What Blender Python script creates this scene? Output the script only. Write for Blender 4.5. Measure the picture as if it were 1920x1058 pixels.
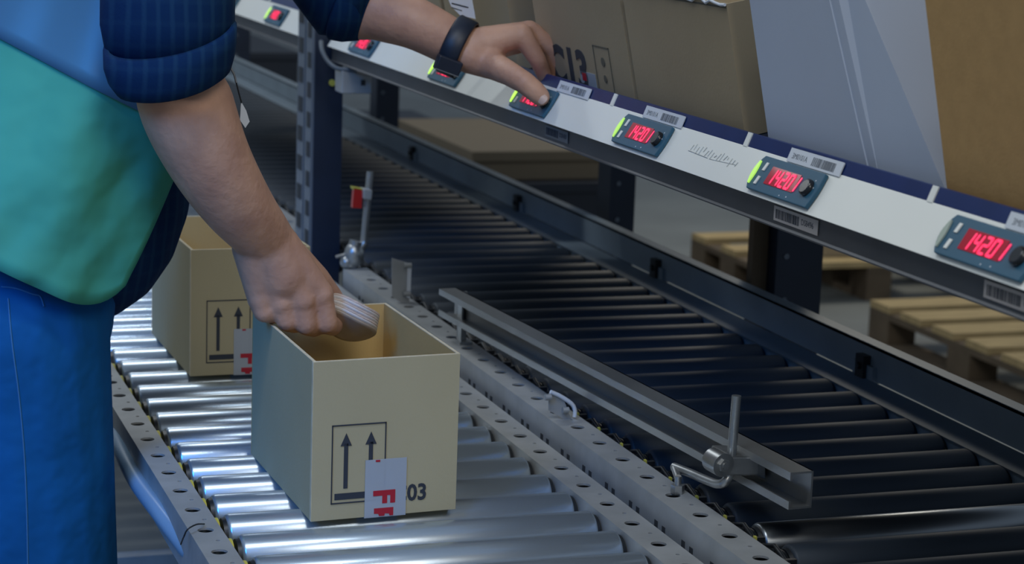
import bpy, bmesh, math, random
from mathutils import Vector, Matrix
random.seed(7)
PI = math.pi
scn = bpy.context.scene
for o in list(bpy.data.objects): bpy.data.objects.remove(o)

# ------------------------------------------------------------------ camera
F, CX, CY = 4000.0, 960.0, 529.0
k_ = .035
dx_ = (F*F + 809*(809 - k_*1390))/(1390 + 809*k_)
V1 = (-430.0, -280.0)
V2 = (CX + dx_, -280 + k_*(dx_ + 1390))
Yc = Vector((V1[0]-CX, -(V1[1]-CY), -F)).normalized()
Xc = Vector((V2[0]-CX, -(V2[1]-CY), -F)).normalized()
Xc = (Xc - Yc*Xc.dot(Yc)).normalized()
Zc = Xc.cross(Yc)
RW = Matrix((Xc, Yc, Zc))                       # camera space -> world
CAM = Vector((-.547, -2.222, 1.462))
cam = bpy.data.cameras.new('camera'); camo = bpy.data.objects.new('camera', cam)
scn.collection.objects.link(camo); scn.camera = camo
camo.matrix_world = Matrix.Translation(CAM) @ RW.to_4x4()
cam.sensor_width = 36; cam.lens = F/1920*36
cam.clip_start = .05; cam.clip_end = 100
cam.dof.use_dof = True; cam.dof.focus_distance = 2.38; cam.dof.aperture_fstop = 9

def ray(p): return RW @ Vector(((p[0]-CX)/F, -(p[1]-CY)/F, -1.0))
def uz(px, py, z): d = ray((px, py)); return CAM + d*((z-CAM.z)/d.z)
def ux(px, py, x): d = ray((px, py)); return CAM + d*((x-CAM.x)/d.x)
def uy(px, py, y): d = ray((px, py)); return CAM + d*((y-CAM.y)/d.y)
def pxm(P): return F/((P-CAM).dot(RW @ Vector((0, 0, -1))))     # pixels per metre at P

# ------------------------------------------------------------------ light
w = bpy.data.worlds.new('world'); scn.world = w; w.use_nodes = True
bg = w.node_tree.nodes['Background']; bg.inputs[0].default_value = (.50, .62, .78, 1); bg.inputs[1].default_value = .30
def area(name, loc, target, sx, sy, power, col, spread=180):
    l = bpy.data.lights.new(name, 'AREA'); l.shape = 'RECTANGLE'; l.size = sx; l.size_y = sy
    l.energy = power; l.color = col; l.spread = math.radians(spread)
    o = bpy.data.objects.new(name, l); scn.collection.objects.link(o); o.location = loc
    d = Vector(target)-Vector(loc); o.rotation_euler = d.to_track_quat('-Z', 'Y').to_euler(); return o
COOL = (.90, .96, 1.0)
area('aisle_tube_light', (-.75, -.9, 3.3), (-.75, -.9, 0), 1.5, .14, 20, COOL)
area('aisle_tube_light', (-.75, 2.2, 3.3), (-.75, 2.2, 0), 1.5, .14, 20, COOL)
area('aisle_tube_light', (-.75, 5.2, 3.3), (-.75, 5.2, 0), 1.5, .14, 24, COOL)
area('high_bay_light', (.25, -3.3, 3.5), (.1, 0, .9), 1.4, 1.4, 36, (1, .97, .90))
area('far_aisle_light', (3.6, 5.2, 3.0), (3.0, 4.6, 0), .6, 1.6, 26, (1, .93, .78))
bl = bpy.data.lights.new('blue_wash_spot', 'SPOT'); bl.energy = 265; bl.color = (.0, .28, 1.0); bl.spot_size = math.radians(37); bl.spot_blend = 1; bl.shadow_soft_size = .6  # added spot, imitates a blue wash over the left side
blo = bpy.data.objects.new('blue_wash_spot', bl); scn.collection.objects.link(blo); blo.location = (-1.75, -1.15, 2.3)
blo.rotation_euler = (Vector((-.42, .45, .88))-blo.location).to_track_quat('-Z', 'Y').to_euler()

vs = scn.view_settings; vs.view_transform = 'Standard'; vs.look = 'None'; vs.exposure = .12; vs.gamma = 1
vs.use_curve_mapping = False

# ------------------------------------------------------------------ materials
def mat(name, col, rough=.6, metal=0, var=0, vscale=20, bump=0, bscale=200, spec=.5, stretch=None, col2=None, emit=None, estr=0, bdist=.002):
    m = bpy.data.materials.new(name); m.use_nodes = True; nt = m.node_tree; N = nt.nodes; L = nt.links
    b = N['Principled BSDF']; b.inputs['Roughness'].default_value = rough; b.inputs['Metallic'].default_value = metal
    b.inputs['Specular IOR Level'].default_value = spec
    b.inputs['Base Color'].default_value = (*col, 1)
    tc = N.new('ShaderNodeTexCoord'); mp = N.new('ShaderNodeMapping'); L.new(tc.outputs['Object'], mp.inputs[0])
    if stretch: mp.inputs['Scale'].default_value = stretch
    if var or col2:
        n = N.new('ShaderNodeTexNoise'); n.inputs['Scale'].default_value = vscale; n.inputs['Detail'].default_value = 4
        L.new(mp.outputs[0], n.inputs['Vector'])
        r = N.new('ShaderNodeValToRGB'); r.color_ramp.elements[0].position = .3; r.color_ramp.elements[1].position = .7
        c2 = col2 or tuple(min(1, c*(1+var)) for c in col); c1 = col if col2 else tuple(c*(1-var) for c in col)
        r.color_ramp.elements[0].color = (*c1, 1); r.color_ramp.elements[1].color = (*c2, 1)
        L.new(n.outputs['Fac'], r.inputs[0]); L.new(r.outputs[0], b.inputs['Base Color'])
    if bump:
        n2 = N.new('ShaderNodeTexNoise'); n2.inputs['Scale'].default_value = bscale; n2.inputs['Detail'].default_value = 3
        L.new(mp.outputs[0], n2.inputs['Vector'])
        bp = N.new('ShaderNodeBump'); bp.inputs['Strength'].default_value = bump; bp.inputs['Distance'].default_value = bdist
        L.new(n2.outputs['Fac'], bp.inputs['Height']); L.new(bp.outputs[0], b.inputs['Normal'])
    if emit:
        b.inputs['Emission Color'].default_value = (*emit, 1); b.inputs['Emission Strength'].default_value = estr
    return m
M = {}
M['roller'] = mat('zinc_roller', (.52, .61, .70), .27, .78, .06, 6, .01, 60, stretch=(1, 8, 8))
M['shaded_dark_roller'] = mat('shaded_dark_roller', (.030, .042, .058), .55, .2, .25, 4, .05, 60, stretch=(1, 8, 8))  # dark steel, taken near black to carry the shade under the shelf
M['mid_roller'] = mat('worn_roller', (.30, .32, .34), .3, 1, .2, 6)
M['galv'] = mat('galvanised_steel', (.41, .42, .42), .55, .45, .10, 25, .06, 120)
M['galv_dark'] = mat('galvanised_web', (.20, .22, .24), .55, .5, .15, 20)
M['blue_steel'] = mat('blue_grey_rail', (.21, .26, .30), .5, .1, .1, 10)
M['black'] = mat('black_plastic', (.012, .014, .017), .4)
M['navy_post'] = mat('navy_painted_steel', (.012, .022, .045), .45, .1, .2, 8)
M['yellow'] = mat('yellow_belt', (.55, .50, .08), .5)
M['slot'] = mat('punched_slot', (.03, .035, .04), .8)
M['greystrip'] = mat('grey_post_face', (.16, .19, .23), .5, .3)
M['card'] = mat('cardboard', (.44, .385, .245), .85, 0, .05, 5, .10, 260, .2)
M['card_in'] = mat('cardboard_inside', (.56, .39, .165), .88, 0, .05, 6, .10, 260, .2)
M['card_edge'] = mat('cardboard_cut_edge', (.62, .54, .38), .9, 0, .1, 80)
M['card_grey'] = mat('grey_brown_cardboard', (.39, .31, .20), .88, 0, .06, 5, .1, 260, .2)
M['card_white'] = mat('white_cardboard', (.50, .56, .68), .7, 0, .03, 4, .04, 120, .3)
M['kraft'] = mat('kraft_cardboard', (.50, .305, .13), .9, 0, .05, 60, .12, 300, .2)
M['ink'] = mat('dark_print_ink', (.028, .035, .05), .7)
M['ink_soft'] = mat('faded_print_ink', (.12, .11, .08), .8)
M['red_ink'] = mat('red_print', (.42, .012, .03), .5)
M['white_plas'] = mat('white_plastic', (.84, .85, .80), .4, 0, .02, 6)
M['label'] = mat('white_label', (.66, .70, .76), .45)
M['label_grey'] = mat('aged_label', (.42, .38, .36), .6)
M['navy'] = mat('navy_label_strip', (.012, .030, .125), .3, 0, .1, 20)
M['under'] = mat('dark_aluminium', (.10, .105, .115), .45, .6, .1, 12)
M['housing'] = mat('teal_housing', (.022, .10, .17), .5, 0, .05, 20)
M['screen'] = mat('red_screen', (.20, .004, .012), .2, emit=(.42, .004, .03), estr=.30)
M['digit'] = mat('lit_red_digit', (.8, .02, .08), .3, emit=(1.0, .03, .13), estr=.95)
M['green_on'] = mat('lit_green_lamp', (.5, .9, .1), .3, emit=(.55, 1, .12), estr=.95)
M['green_dim'] = mat('dim_green_lamp', (.42, .62, .22), .2, emit=(.50, .95, .10), estr=.6)
M['lamp_off'] = mat('unlit_clear_lamp', (.45, .52, .45), .15)
M['knob'] = mat('black_knob', (.012, .015, .02), .2)
M['skin'] = mat('skin', (.42, .225, .155), .5, 0, .12, 22, .5, 110, .4, col2=(.58, .33, .22))
M['nail'] = mat('thumbnail_surface', (.62, .45, .38), .35)
M['hair'] = mat('dark_hair', (.04, .03, .02), .7)
M['vest'] = mat('green_safety_vest', (.06, .32, .22), .7, 0, .10, 3, .7, 7, .2, bdist=.03)  # clothing colours partly carry the blue wash over the left side
M['reflect'] = mat('reflective_band', (.05, .15, .24), .45, 0, .05, 8)
M['jeans'] = mat('blue_denim', (.006, .085, .24), .85, 0, .16, 9, .6, 11, .1, bdist=.02)
M['seam'] = mat('denim_stitching', (.03, .14, .30), .8)
M['watch'] = mat('black_strap', (.008, .014, .028), .45)
M['steel'] = mat('bare_steel', (.42, .43, .43), .35, .9, .15, 30, .08, 150)
M['chan'] = mat('aluminium_channel', (.36, .36, .35), .38, .85, .12, 14, stretch=(1, .2, 1))
M['red'] = mat('red_reflector', (.45, .015, .012), .35)
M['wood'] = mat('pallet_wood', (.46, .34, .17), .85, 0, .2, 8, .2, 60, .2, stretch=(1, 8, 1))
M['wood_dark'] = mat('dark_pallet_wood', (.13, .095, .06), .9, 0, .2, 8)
M['floor'] = mat('concrete_floor', (.19, .20, .19), .55, 0, .18, 1.6, .1, 40)
M['floorband'] = mat('painted_floor_line', (.34, .38, .38), .6)
M['packet'] = mat('white_plastic_packet', (.66, .63, .62), .3, 0, .08, 60, .3, 60)
M['packet_lay'] = mat('layered_card_discs', (.52, .42, .37), .7, 0, .25, 90, 0, stretch=(1, 1, 14))
M['hose'] = mat('pale_blue_hose', (.22, .36, .52), .3)
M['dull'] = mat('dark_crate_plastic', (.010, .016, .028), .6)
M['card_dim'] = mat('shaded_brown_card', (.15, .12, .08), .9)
M['cable'] = mat('grey_cable', (.10, .12, .14), .5)
M['head_skin'] = M['skin']
# plaid shirt
def plaid():
    m = mat('navy_plaid_cloth', (.006, .026, .075), .9, 0, 0, 1, .15, 300, .1)
    nt = m.node_tree; N = nt.nodes; L = nt.links; b = N['Principled BSDF']
    tc = N.new('ShaderNodeTexCoord')
    def band(dirn, sc, lo, hi):
        wv = N.new('ShaderNodeTexWave'); wv.bands_direction = dirn; wv.inputs['Scale'].default_value = sc
        wv.inputs['Distortion'].default_value = .6; wv.inputs['Detail'].default_value = 0
        L.new(tc.outputs['Object'], wv.inputs['Vector'])
        r = N.new('ShaderNodeMapRange'); r.inputs[1].default_value = lo; r.inputs[2].default_value = hi
        L.new(wv.outputs['Fac'], r.inputs[0]); return r.outputs[0]
    a = band('X', 21, .6, 1.0); c = band('Z', 13, .75, 1.0)
    ad = N.new('ShaderNodeMath'); ad.operation = 'MULTIPLY_ADD'; L.new(c, ad.inputs[0]); ad.inputs[1].default_value = .35; L.new(a, ad.inputs[2])
    cr = N.new('ShaderNodeMix'); cr.data_type = 'RGBA'
    cr.inputs[6].default_value = (.004, .022, .07, 1); cr.inputs[7].default_value = (.009, .036, .085, 1)
    L.new(ad.outputs[0], cr.inputs[0]); L.new(cr.outputs[2], b.inputs['Base Color'])
    return m
M['shirt'] = plaid()
# translucent printed tape
m = mat('translucent_tape', (.50, .55, .62), .25); m.node_tree.nodes['Principled BSDF'].inputs['Alpha'].default_value = .68; M['tape'] = m

# ------------------------------------------------------------------ helpers
ORG = {}
def tag(o, label=None, cat=None, group=None, kind=None):
    if label: o['label'] = label
    if cat: o['category'] = cat
    if group: o['group'] = group
    if kind: o['kind'] = kind
    return o
def thing(name, loc, label, cat, group=None, rot=None):
    o = bpy.data.objects.new(name, None); scn.collection.objects.link(o); o.location = loc
    o.empty_display_size = .05
    if rot is not None: o.rotation_euler = rot
    ORG[o.name] = Vector(loc)
    return tag(o, label, cat, group)
def copy_tree(o, parent=None):
    c = o.copy(); scn.collection.objects.link(c); c.parent = parent
    for ch in [x for x in bpy.data.objects if x.parent == o]: copy_tree(ch, c)
    return c
class MB:
    def __init__(s): s.v = []; s.f = []; s.sm = []
    def add(s, vs_, fs, smooth=False, X=None):
        b = len(s.v)
        s.v += [(X @ Vector(p)) if X else Vector(p) for p in vs_]
        s.f += [tuple(i+b for i in f) for f in fs]; s.sm += [smooth]*len(fs); return s
    def box(s, c, d, X=None):
        x, y, z = [q/2 for q in d]; c = Vector(c)
        vs_ = [c+Vector((a*x, b*y, e*z)) for e in (-1, 1) for b in (-1, 1) for a in (-1, 1)]
        return s.add(vs_, [(0, 2, 3, 1), (4, 5, 7, 6), (0, 1, 5, 4), (2, 6, 7, 3), (0, 4, 6, 2), (1, 3, 7, 5)], X=X)
    def bounds(s, x0, x1, y0, y1, z0, z1, X=None):
        return s.box(((x0+x1)/2, (y0+y1)/2, (z0+z1)/2), (x1-x0, y1-y0, z1-z0), X)
    def hexa(s, low, up):      # four low corners, four up corners
        return s.add(list(low)+list(up), [(3, 2, 1, 0), (4, 5, 6, 7), (0, 1, 5, 4), (1, 2, 6, 5), (2, 3, 7, 6), (3, 0, 4, 7)])
    def tube(s, pts, rad, n=16, caps=True, X=None, smooth=True, flat=None):
        pts = [Vector(p) for p in pts]; m_ = len(pts)
        if not isinstance(rad, (list, tuple)): rad = [rad]*m_
        T = []
        for i in range(m_):
            a = pts[max(0, i-1)]; b = pts[min(m_-1, i+1)]; T.append((b-a).normalized())
        u = T[0].orthogonal().normalized(); vs_ = []
        for i in range(m_):
            u = (u - T[i]*u.dot(T[i])).normalized(); v_ = T[i].cross(u)
            for k in range(n):
                a = 2*PI*k/n; vs_.append(pts[i]+(u*math.cos(a)+v_*math.sin(a))*rad[i])
        fs = [(i*n+k, i*n+(k+1) % n, (i+1)*n+(k+1) % n, (i+1)*n+k) for i in range(m_-1) for k in range(n)]
        s.add(vs_, fs, smooth, X)
        if caps:
            s.add(vs_[:n], [tuple(reversed(range(n)))], False, X); s.add(vs_[-n:], [tuple(range(n))], False, X)
        return s
    def ball(s, c, r, sc=(1, 1, 1), nu=16, nv=10, R=None):
        vs_ = []
        for i in range(nv+1):
            t = PI*i/nv
            for k in range(nu):
                a = 2*PI*k/nu
                p = Vector((r*sc[0]*math.sin(t)*math.cos(a), r*sc[1]*math.sin(t)*math.sin(a), r*sc[2]*math.cos(t)))
                if R: p = R @ p
                vs_.append(Vector(c)+p)
        fs = [(i*nu+k, (i+1)*nu+k, (i+1)*nu+(k+1) % nu, i*nu+(k+1) % nu) for i in range(nv) for k in range(nu)]
        return s.add(vs_, fs, True)
    def cap(s, a, b, ra, rb, n=18):          # tapered capsule, closed for remeshing
        a = Vector(a); b = Vector(b); d = b-a; L_ = d.length; t = d.normalized()
        P = []; Rr = []
        for i in range(6):
            q = PI/2*(i/6); P.append(a - t*ra*math.cos(q)); Rr.append(max(ra*math.sin(q), ra*.03))
        P.append(a); Rr.append(ra); P.append(b); Rr.append(rb)
        for i in range(1, 7):
            q = PI/2*(i/6); P.append(b + t*rb*math.sin(q)); Rr.append(max(rb*math.cos(q), rb*.03))
        return s.tube(P, Rr, n, True)
    def prism(s, poly, z0, z1, X=None):      # poly in xy
        n = len(poly)
        vs_ = [(p[0], p[1], z0) for p in poly]+[(p[0], p[1], z1) for p in poly]
        return s.add(vs_, [tuple(reversed(range(n))), tuple(range(n, 2*n))]+[(i, (i+1) % n, n+(i+1) % n, n+i) for i in range(n)], False, X)
    def quad(s, a, b, c, d): return s.add([a, b, c, d], [(0, 1, 2, 3)])
    def build(s, name, m, parent=None, local=False, bevel=0, label=None):
        me = bpy.data.meshes.new(name)
        off = Vector((0, 0, 0)); r = parent
        if not local:
            while r is not None: off += Vector(r.location); r = r.parent
        me.from_pydata([tuple(p-off) for p in s.v], [], s.f); me.update()
        bm = bmesh.new(); bm.from_mesh(me); bmesh.ops.remove_doubles(bm, verts=bm.verts, dist=1e-6) if bevel else None
        bmesh.ops.recalc_face_normals(bm, faces=bm.faces); bm.to_mesh(me); bm.free()
        if not bevel: me.polygons.foreach_set('use_smooth', s.sm)
        me.materials.append(M[m] if isinstance(m, str) else m)
        o = bpy.data.objects.new(name, me); scn.collection.objects.link(o); o.parent = parent
        if bevel:
            bv = o.modifiers.new('bevel', 'BEVEL'); bv.width = bevel; bv.segments = 2; bv.limit_method = 'ANGLE'
            me.polygons.foreach_set('use_smooth', [False]*len(me.polygons))
        if label: o['label'] = label
        return o
FONT = None
def text_mb(mb, txt, size, X, depth=.0003, offset=0.0, align='LEFT', width=1.0):
    cu = bpy.data.curves.new('t', 'FONT'); cu.body = txt; cu.size = size; cu.extrude = depth; cu.offset = offset
    cu.align_x = align; cu.resolution_u = 3
    o = bpy.data.objects.new('t', cu); scn.collection.objects.link(o)
    dg = bpy.context.evaluated_depsgraph_get(); dg.update()
    me = bpy.data.meshes.new_from_object(o.evaluated_get(dg))
    mb.add([(v.co.x*width, v.co.y, v.co.z) for v in me.vertices], [tuple(p.vertices) for p in me.polygons], False, X)
    bpy.data.objects.remove(o); bpy.data.curves.remove(cu); bpy.data.meshes.remove(me)
def frame(o, ex, ey):       # matrix from local plane (x right, y up, z out) to world
    ex = Vector(ex).normalized(); ey = Vector(ey); ey = (ey-ex*ey.dot(ex)).normalized(); ez = ex.cross(ey)
    return Matrix.Translation(Vector(o)) @ Matrix((ex, ey, ez)).transposed().to_4x4()
def P2(px, py, y): return uy(px, py, y)

# ------------------------------------------------------------------ the place: floor
fl = MB().bounds(-4, 12, -5, 22, -.1, 0).build('floor', 'floor'); fl['kind'] = 'structure'
t1 = MB().bounds(2.15, 2.27, 3.2, 14, 0, .002).build('trim_1', 'floorband'); t1['kind'] = 'structure'

# ------------------------------------------------------------------ conveyors
PITCH = .0775
def flange(mb, x0, x1, y0, y1, z, hole_y, rh=.0088, rs=.0024, cxh=None):
    """top flange with a row of real round holes, one large and one small per pitch"""
    cx_ = (x0+x1)/2 if cxh is None else cxh
    def seg(a, b, r, xc):
        n = 20; vs_ = []; fs = []; yc = (a+b)/2; hx, hy = (x1-x0)/2, (b-a)/2; mx = (x0+x1)/2
        for k in range(n):
            t = 2*PI*k/n+1e-4; c, s_ = math.cos(t), math.sin(t)
            q = min(hx/abs(c) if abs(c) > 1e-9 else 9, hy/abs(s_) if abs(s_) > 1e-9 else 9)
            vs_.append((mx+c*q, yc+s_*q, z)); vs_.append((xc+c*r, yc+s_*r, z)); vs_.append((xc+c*r, yc+s_*r, z-.0025))
        for k in range(n):
            j = (k+1) % n; fs += [(3*k, 3*j, 3*j+1, 3*k+1), (3*k+1, 3*j+1, 3*j+2, 3*k+2)]
        mb.add(vs_, fs)
        # corner fillers
        for sx in (x0, x1):
            for sy in (a, b):
                best = sorted(range(n), key=lambda k: (vs_[3*k][0]-sx)**2+(vs_[3*k][1]-sy)**2)[:2]
                mb.add([(sx, sy, z), vs_[3*best[0]], vs_[3*best[1]]], [(0, 1, 2)])
    k = math.ceil((y0-hole_y)/PITCH); y = hole_y+k*PITCH; first = y-.024
    mb.quad((x0, y0, z), (x1, y0, z), (x1, first, z), (x0, first, z))
    while y+PITCH < y1:
        seg(y-.024, y+.024, rh, cx_); seg(y+.024, y+PITCH-.024, rs, cx_+.006); y += PITCH
    mb.quad((x0, y-.024, z), (x1, y-.024, z), (x1, y1, z), (x0, y1, z))
def rail(name, x0, x1, y0, y1, z, hole_y, parent, depth, label=None):
    mb = MB(); t = .0025
    flange(mb, x0, x1, y0, y1, z, hole_y)
    for xa in (x0, x1-t): mb.bounds(xa, xa+t, y0, y1, z-depth, z-.0001)
    mb.bounds(x0, x1, y1-t, y1, z-depth, z-.0003)
    mb.bounds(x0, x1, y0, y1, z-depth-t, z-depth)
    return mb.build(name, 'galv', parent, label=label)
def make_roller(parent, L_, r, m, belt=True):
    mb = MB()
    pr_ = [(-L_/2, r*.80), (-L_/2+.001, r*.93), (-L_/2+.004, r), (L_/2-.004, r), (L_/2-.001, r*.93), (L_/2, r*.80)]
    mb.tube([(a, 0, 0) for a, _ in pr_], [b for _, b in pr_], 32)
    ro = mb.build('roller', m, parent, local=True)
    for sx in (-1, 1):
        c = MB(); c.tube([(sx*(L_/2-.002), 0, 0), (sx*(L_/2+.004), 0, 0)], [r*.86, r*.80], 24)
        c.tube([(sx*(L_/2+.004), 0, 0), (sx*(L_/2+.012), 0, 0)], r*.25, 12)
        c.build('end_cap', 'black', ro, local=True)
    if belt:
        b = MB(); b.tube([(-L_/2-.0125, 0, 0), (-L_/2-.008, 0, 0)], r*.84, 24)
        b.build('drive_pulley', 'yellow', ro, local=True)
    return ro
def place_roller(ro, first, y, z, x):
    c = ro if first else ro.copy()
    if not first:
        scn.collection.objects.link(c)
        for ch in [q for q in bpy.data.objects if q.parent == ro]:
            d = ch.copy(); scn.collection.objects.link(d); d.parent = c
    c.location = (x, y, z); return c

# near conveyor -------------------------------------------------
nc = thing('roller_conveyor', (.11, -.6, 0), 'bright zinc roller conveyor carrying the open cartons in front of the worker', 'conveyor')
ZT = .75; R_ = .025
XL, XR = -.087, .324
ph_near = -.030+.0
ro = make_roller(nc, XR-XL, R_, 'roller'); n = 0
y = -.030-.0775*8
while y < 5.2:
    place_roller(ro, n == 0, y+.6, ZT-R_, (XL+XR)/2-.11); n += 1; y += PITCH
rail('side_rail', -.137, -.101, -.75, 5.3, ZT, .5375, nc, .055)
rail('side_rail', .330, .372, -.75, 5.3, ZT, .459, nc, .055)
for y in (-.5, 1.2, 3.0, 4.8):
    for x in (-.119, .351):
        MB().bounds(x-.018, x+.018, y-.02, y+.02, 0, ZT-.058).bounds(x-.04, x+.04, y-.04, y+.04, 0, .006).build('leg', 'galv', nc)
    MB().bounds(-.10, .333, y-.015, y+.015, .30, .33).build('cross_bar', 'galv', nc)
mb = MB(); hp = [(-.150, 1.3, .70), (-.150, .95, .705)]
for (px, py, y) in [(203, 770, .72), (222, 830, .50), (255, 900, .32), (300, 962, .17), (352, 1030, .05), (385, 1075, -.04)]:
    p = uy(px, py, y); hp.append((p.x, p.y, p.z))
hp.append((-.145, -.4, .66))
# smooth the hose with Catmull-Rom
def smooth_path(P, k=6):
    P = [Vector(p) for p in P]; out = []
    for i in range(len(P)-1):
        p0 = P[max(0, i-1)]; p1 = P[i]; p2 = P[i+1]; p3 = P[min(len(P)-1, i+2)]
        for j in range(k):
            t = j/k; out.append(.5*((2*p1)+(p2-p0)*t+(2*p0-5*p1+4*p2-p3)*t*t+(3*p1-p0-3*p2+p3)*t*t*t))
    return out+[P[-1]]
tag(MB().tube(smooth_path(hp), .011, 14).build('air_hose', 'hose'), 'pale blue air hose hanging along the outer side of the near conveyor rail', 'hose')
tag(MB().tube(smooth_path([uz(383, 983, .752), uz(368, 984, .758), uz(352, 993, .757), uz(345, 1006, .745), uy(339, 1021, -.02)]), .0009, 6).build('cable_tie', 'black'),
    'thin black cable tie looped out of a hole in the near conveyor rail', 'cable tie')

# far conveyor --------------------------------------------------
fc = thing('roller_conveyor', (.68, -.6, 0), 'dark shaded roller conveyor running under the shelf with the red number displays', 'conveyor')
ZF = .775
X3a, X3b = .384, .428
XFL, XFR = .462, .868
fr = make_roller(fc, XFR-XFL, R_, 'shaded_dark_roller', False); n = 0
y = -.02-.0775*9
ys_far = []
while y < 5.0: ys_far.append(y); y += PITCH
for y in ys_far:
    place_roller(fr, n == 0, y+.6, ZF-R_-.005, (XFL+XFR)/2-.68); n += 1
# one polished roller near the frame's lower right edge
shiny = min(ys_far, key=lambda q: abs(q-(-.21)))
for o in [q for q in bpy.data.objects if q.parent == fc and q.name.startswith('roller') and abs(q.location.y-.6-shiny) < 1e-4]:
    o.data = o.data.copy(); o.data.materials.clear(); o.data.materials.append(M['mid_roller']); o['label'] = 'polished bare metal roller'
rail('side_rail', X3a, X3b, -.75, 1.36, ZF, .7837, fc, .06)
rail('side_rail', X3a, X3b, 1.715, 5.0, ZF, .7837, fc, .06)
sl0 = MB().bounds(X3a-.0006, X3a+.001, -.7, -.691, ZF-.040, ZF-.026).build('slot', 'slot', fc); k = 1
while -.7+k*PITCH < 1.3:
    c = sl0.copy(); scn.collection.objects.link(c); c.location = (0, k*PITCH, 0)
    d = sl0.copy(); scn.collection.objects.link(d); d.location = (0, k*PITCH-.022, -.001); k += 1
# groove belt wheels next to the rail
for i, y in enumerate(ys_far):
    if y > 2.2: break
    mb = MB(); mb.tube([(.436, y, ZF-.032), (.442, y, ZF-.032), (.446, y, ZF-.032), (.450, y, ZF-.032), (.457, y, ZF-.032)], [.021, .024, .019, .024, .021], 20)
    mb.build('belt_wheel', 'black', fc)
    MB().bounds(.430, .450, y+.032, y+.038, ZF-.012, ZF-.006).build('wheel_guard', 'black', fc)
bp = []
for i, y in enumerate(ys_far[:38]): bp += [(.446, y-.018, ZF-.0105), (.446, y, ZF-.005), (.446, y+.018, ZF-.0105), (.446, y+.039, ZF-.018)]
MB().tube(bp, .0028, 8).build('drive_belt', 'black', fc)
MB().bounds(.872, .93, -.75, 5.0, ZF-.012, ZF-.008).bounds(.872, .875, -.75, 5, ZF-.06, ZF-.008).build('side_rail', 'blue_steel', fc, label='dark blue grey far side rail')
for y in (-.5, 1.2, 3.0, 4.8):
    for x in (.406, .90):
        MB().bounds(x-.018, x+.018, y-.02, y+.02, 0, ZF-.07).build('leg', 'navy_post', fc)
# yellow dots at the belt
for y in ys_far[6:14]:
    MB().bounds(.430, .4325, y+.016, y+.021, ZF-.006, ZF+.001).build('belt_clip', 'yellow', fc)

# far guide rail (broad blue grey band) -------------------------
gx = .935
gr = thing('guide_rail', (gx, 0, .8), 'long blue grey guide rail along the far side of the dark conveyor', 'guide rail')
MB().bounds(gx, gx+.012, -.75, 5.2, .7665, .816).bounds(gx, gx+.022, -.75, 5.2, .812, .817).build('rail_profile', 'blue_steel', gr)
for y in (.46, 1.24, 2.0, 2.8, 3.6, -.3):
    MB().bounds(gx-.012, gx-.0, y-.012, y+.012, .767, .800).build('bracket', 'black', gr)
    MB().bounds(gx-.006, gx+.012, y-.03, y+.03, .763, .787).build('bracket', 'blue_steel', gr)
    MB().tube([(gx-.016, y, .784), (gx-.011, y, .784)], .005, 8).build('bolt', 'black', gr)

# ------------------------------------------------------------------ near guide channel with clamp
cg = thing('guide_channel', (.45, .25, .83), 'open metal guide channel angled over the dark rollers with an upright rod', 'guide rail')
A = uz(856, 540, .852); B = uz(1512, 876, .852)
d = (B-A).normalized(); side = Vector((-d.y, d.x, 0))
if side.x > 0: side = -side       # pointing to the camera side
B2 = B + d*.015
def chan(mb, a, b, h, lip, dep, t=.0022):
    # web on the far side, flanges to the near side, short lips
    up = Vector((0, 0, 1))
    def slab(o0, o1, o2, o3):
        mb.hexa([a+o0, a+o1, a+o2, a+o3], [b+o0, b+o1, b+o2, b+o3])
    s_ = side
    slab(Vector((0, 0, 0)), s_*t, s_*t-up*h, -up*h)
    slab(Vector((0, 0, 0)), s_*dep, s_*dep-up*t, -up*t)
    slab(-up*(h-t), s_*dep-up*(h-t), s_*dep-up*h, -up*h)
    slab(s_*dep, s_*(dep+t), s_*(dep+t)-up*lip, s_*dep-up*lip)
    slab(s_*dep-up*(h-lip), s_*(dep+t)-up*(h-lip), s_*(dep+t)-up*h, s_*dep-up*h)
mb = MB(); chan(mb, A, B2, .041, .009, .026); mb.build('channel', 'chan', cg)
mb = MB(); mb.hexa([A+side*.02+Vector((0, 0, -.085)), A+side*.042+Vector((0, 0, -.085)), A+side*.042+Vector((0, .004, -.085)), A+side*.02+Vector((0, .004, -.085))],
                   [A+side*.0+Vector((0, 0, .0)), A+side*.022+Vector((0, 0, .0)), A+side*.022+Vector((0, .004, .0)), A+side*.0+Vector((0, .004, .0))])
mb = MB()
bx = uz(866, 640, ZF); 
mb.bounds(bx.x-.008, bx.x+.006, bx.y-.002, bx.y+.002, ZF, .851).bounds(bx.x-.008, bx.x-.005, bx.y-.02, bx.y+.002, ZF, .851).bounds(bx.x-.010, bx.x+.010, bx.y-.022, bx.y+.01, ZF, ZF+.003)
mb.build('end_bracket', 'steel', cg)
yR = -.165
rt = uy(1381, 742, yR); rb = uy(1370, 876, yR)
MB().tube([rt, rt*.5+rb*.5, rb], .0052, 16).build('upright_rod', 'steel', cg)
c0 = uy(1357, 873, yR-.012)
ck = MB(); ck.tube([c0+Vector((-.004, .022, .0015)), c0], .0135, 24)
ck.build('clamp_boss', 'steel', cg)
e = MB(); q0 = uy(1362, 857, yR-.008); q1 = uy(1421, 857, yR-.008); q2 = uy(1421, 893, yR-.008); q3 = uy(1362, 893, yR-.008)
dv = Vector((0.004, .05, 0)); e.hexa([q0, q1, q2, q3], [q0+dv, q1+dv, q2+dv, q3+dv])
q4 = uy(1436, 862, yR-.004); q5 = uy(1436, 900, yR-.004)
e.hexa([q1, q4, q5, q2], [q1+dv, q4+dv, q5+dv, q2+dv])
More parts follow.
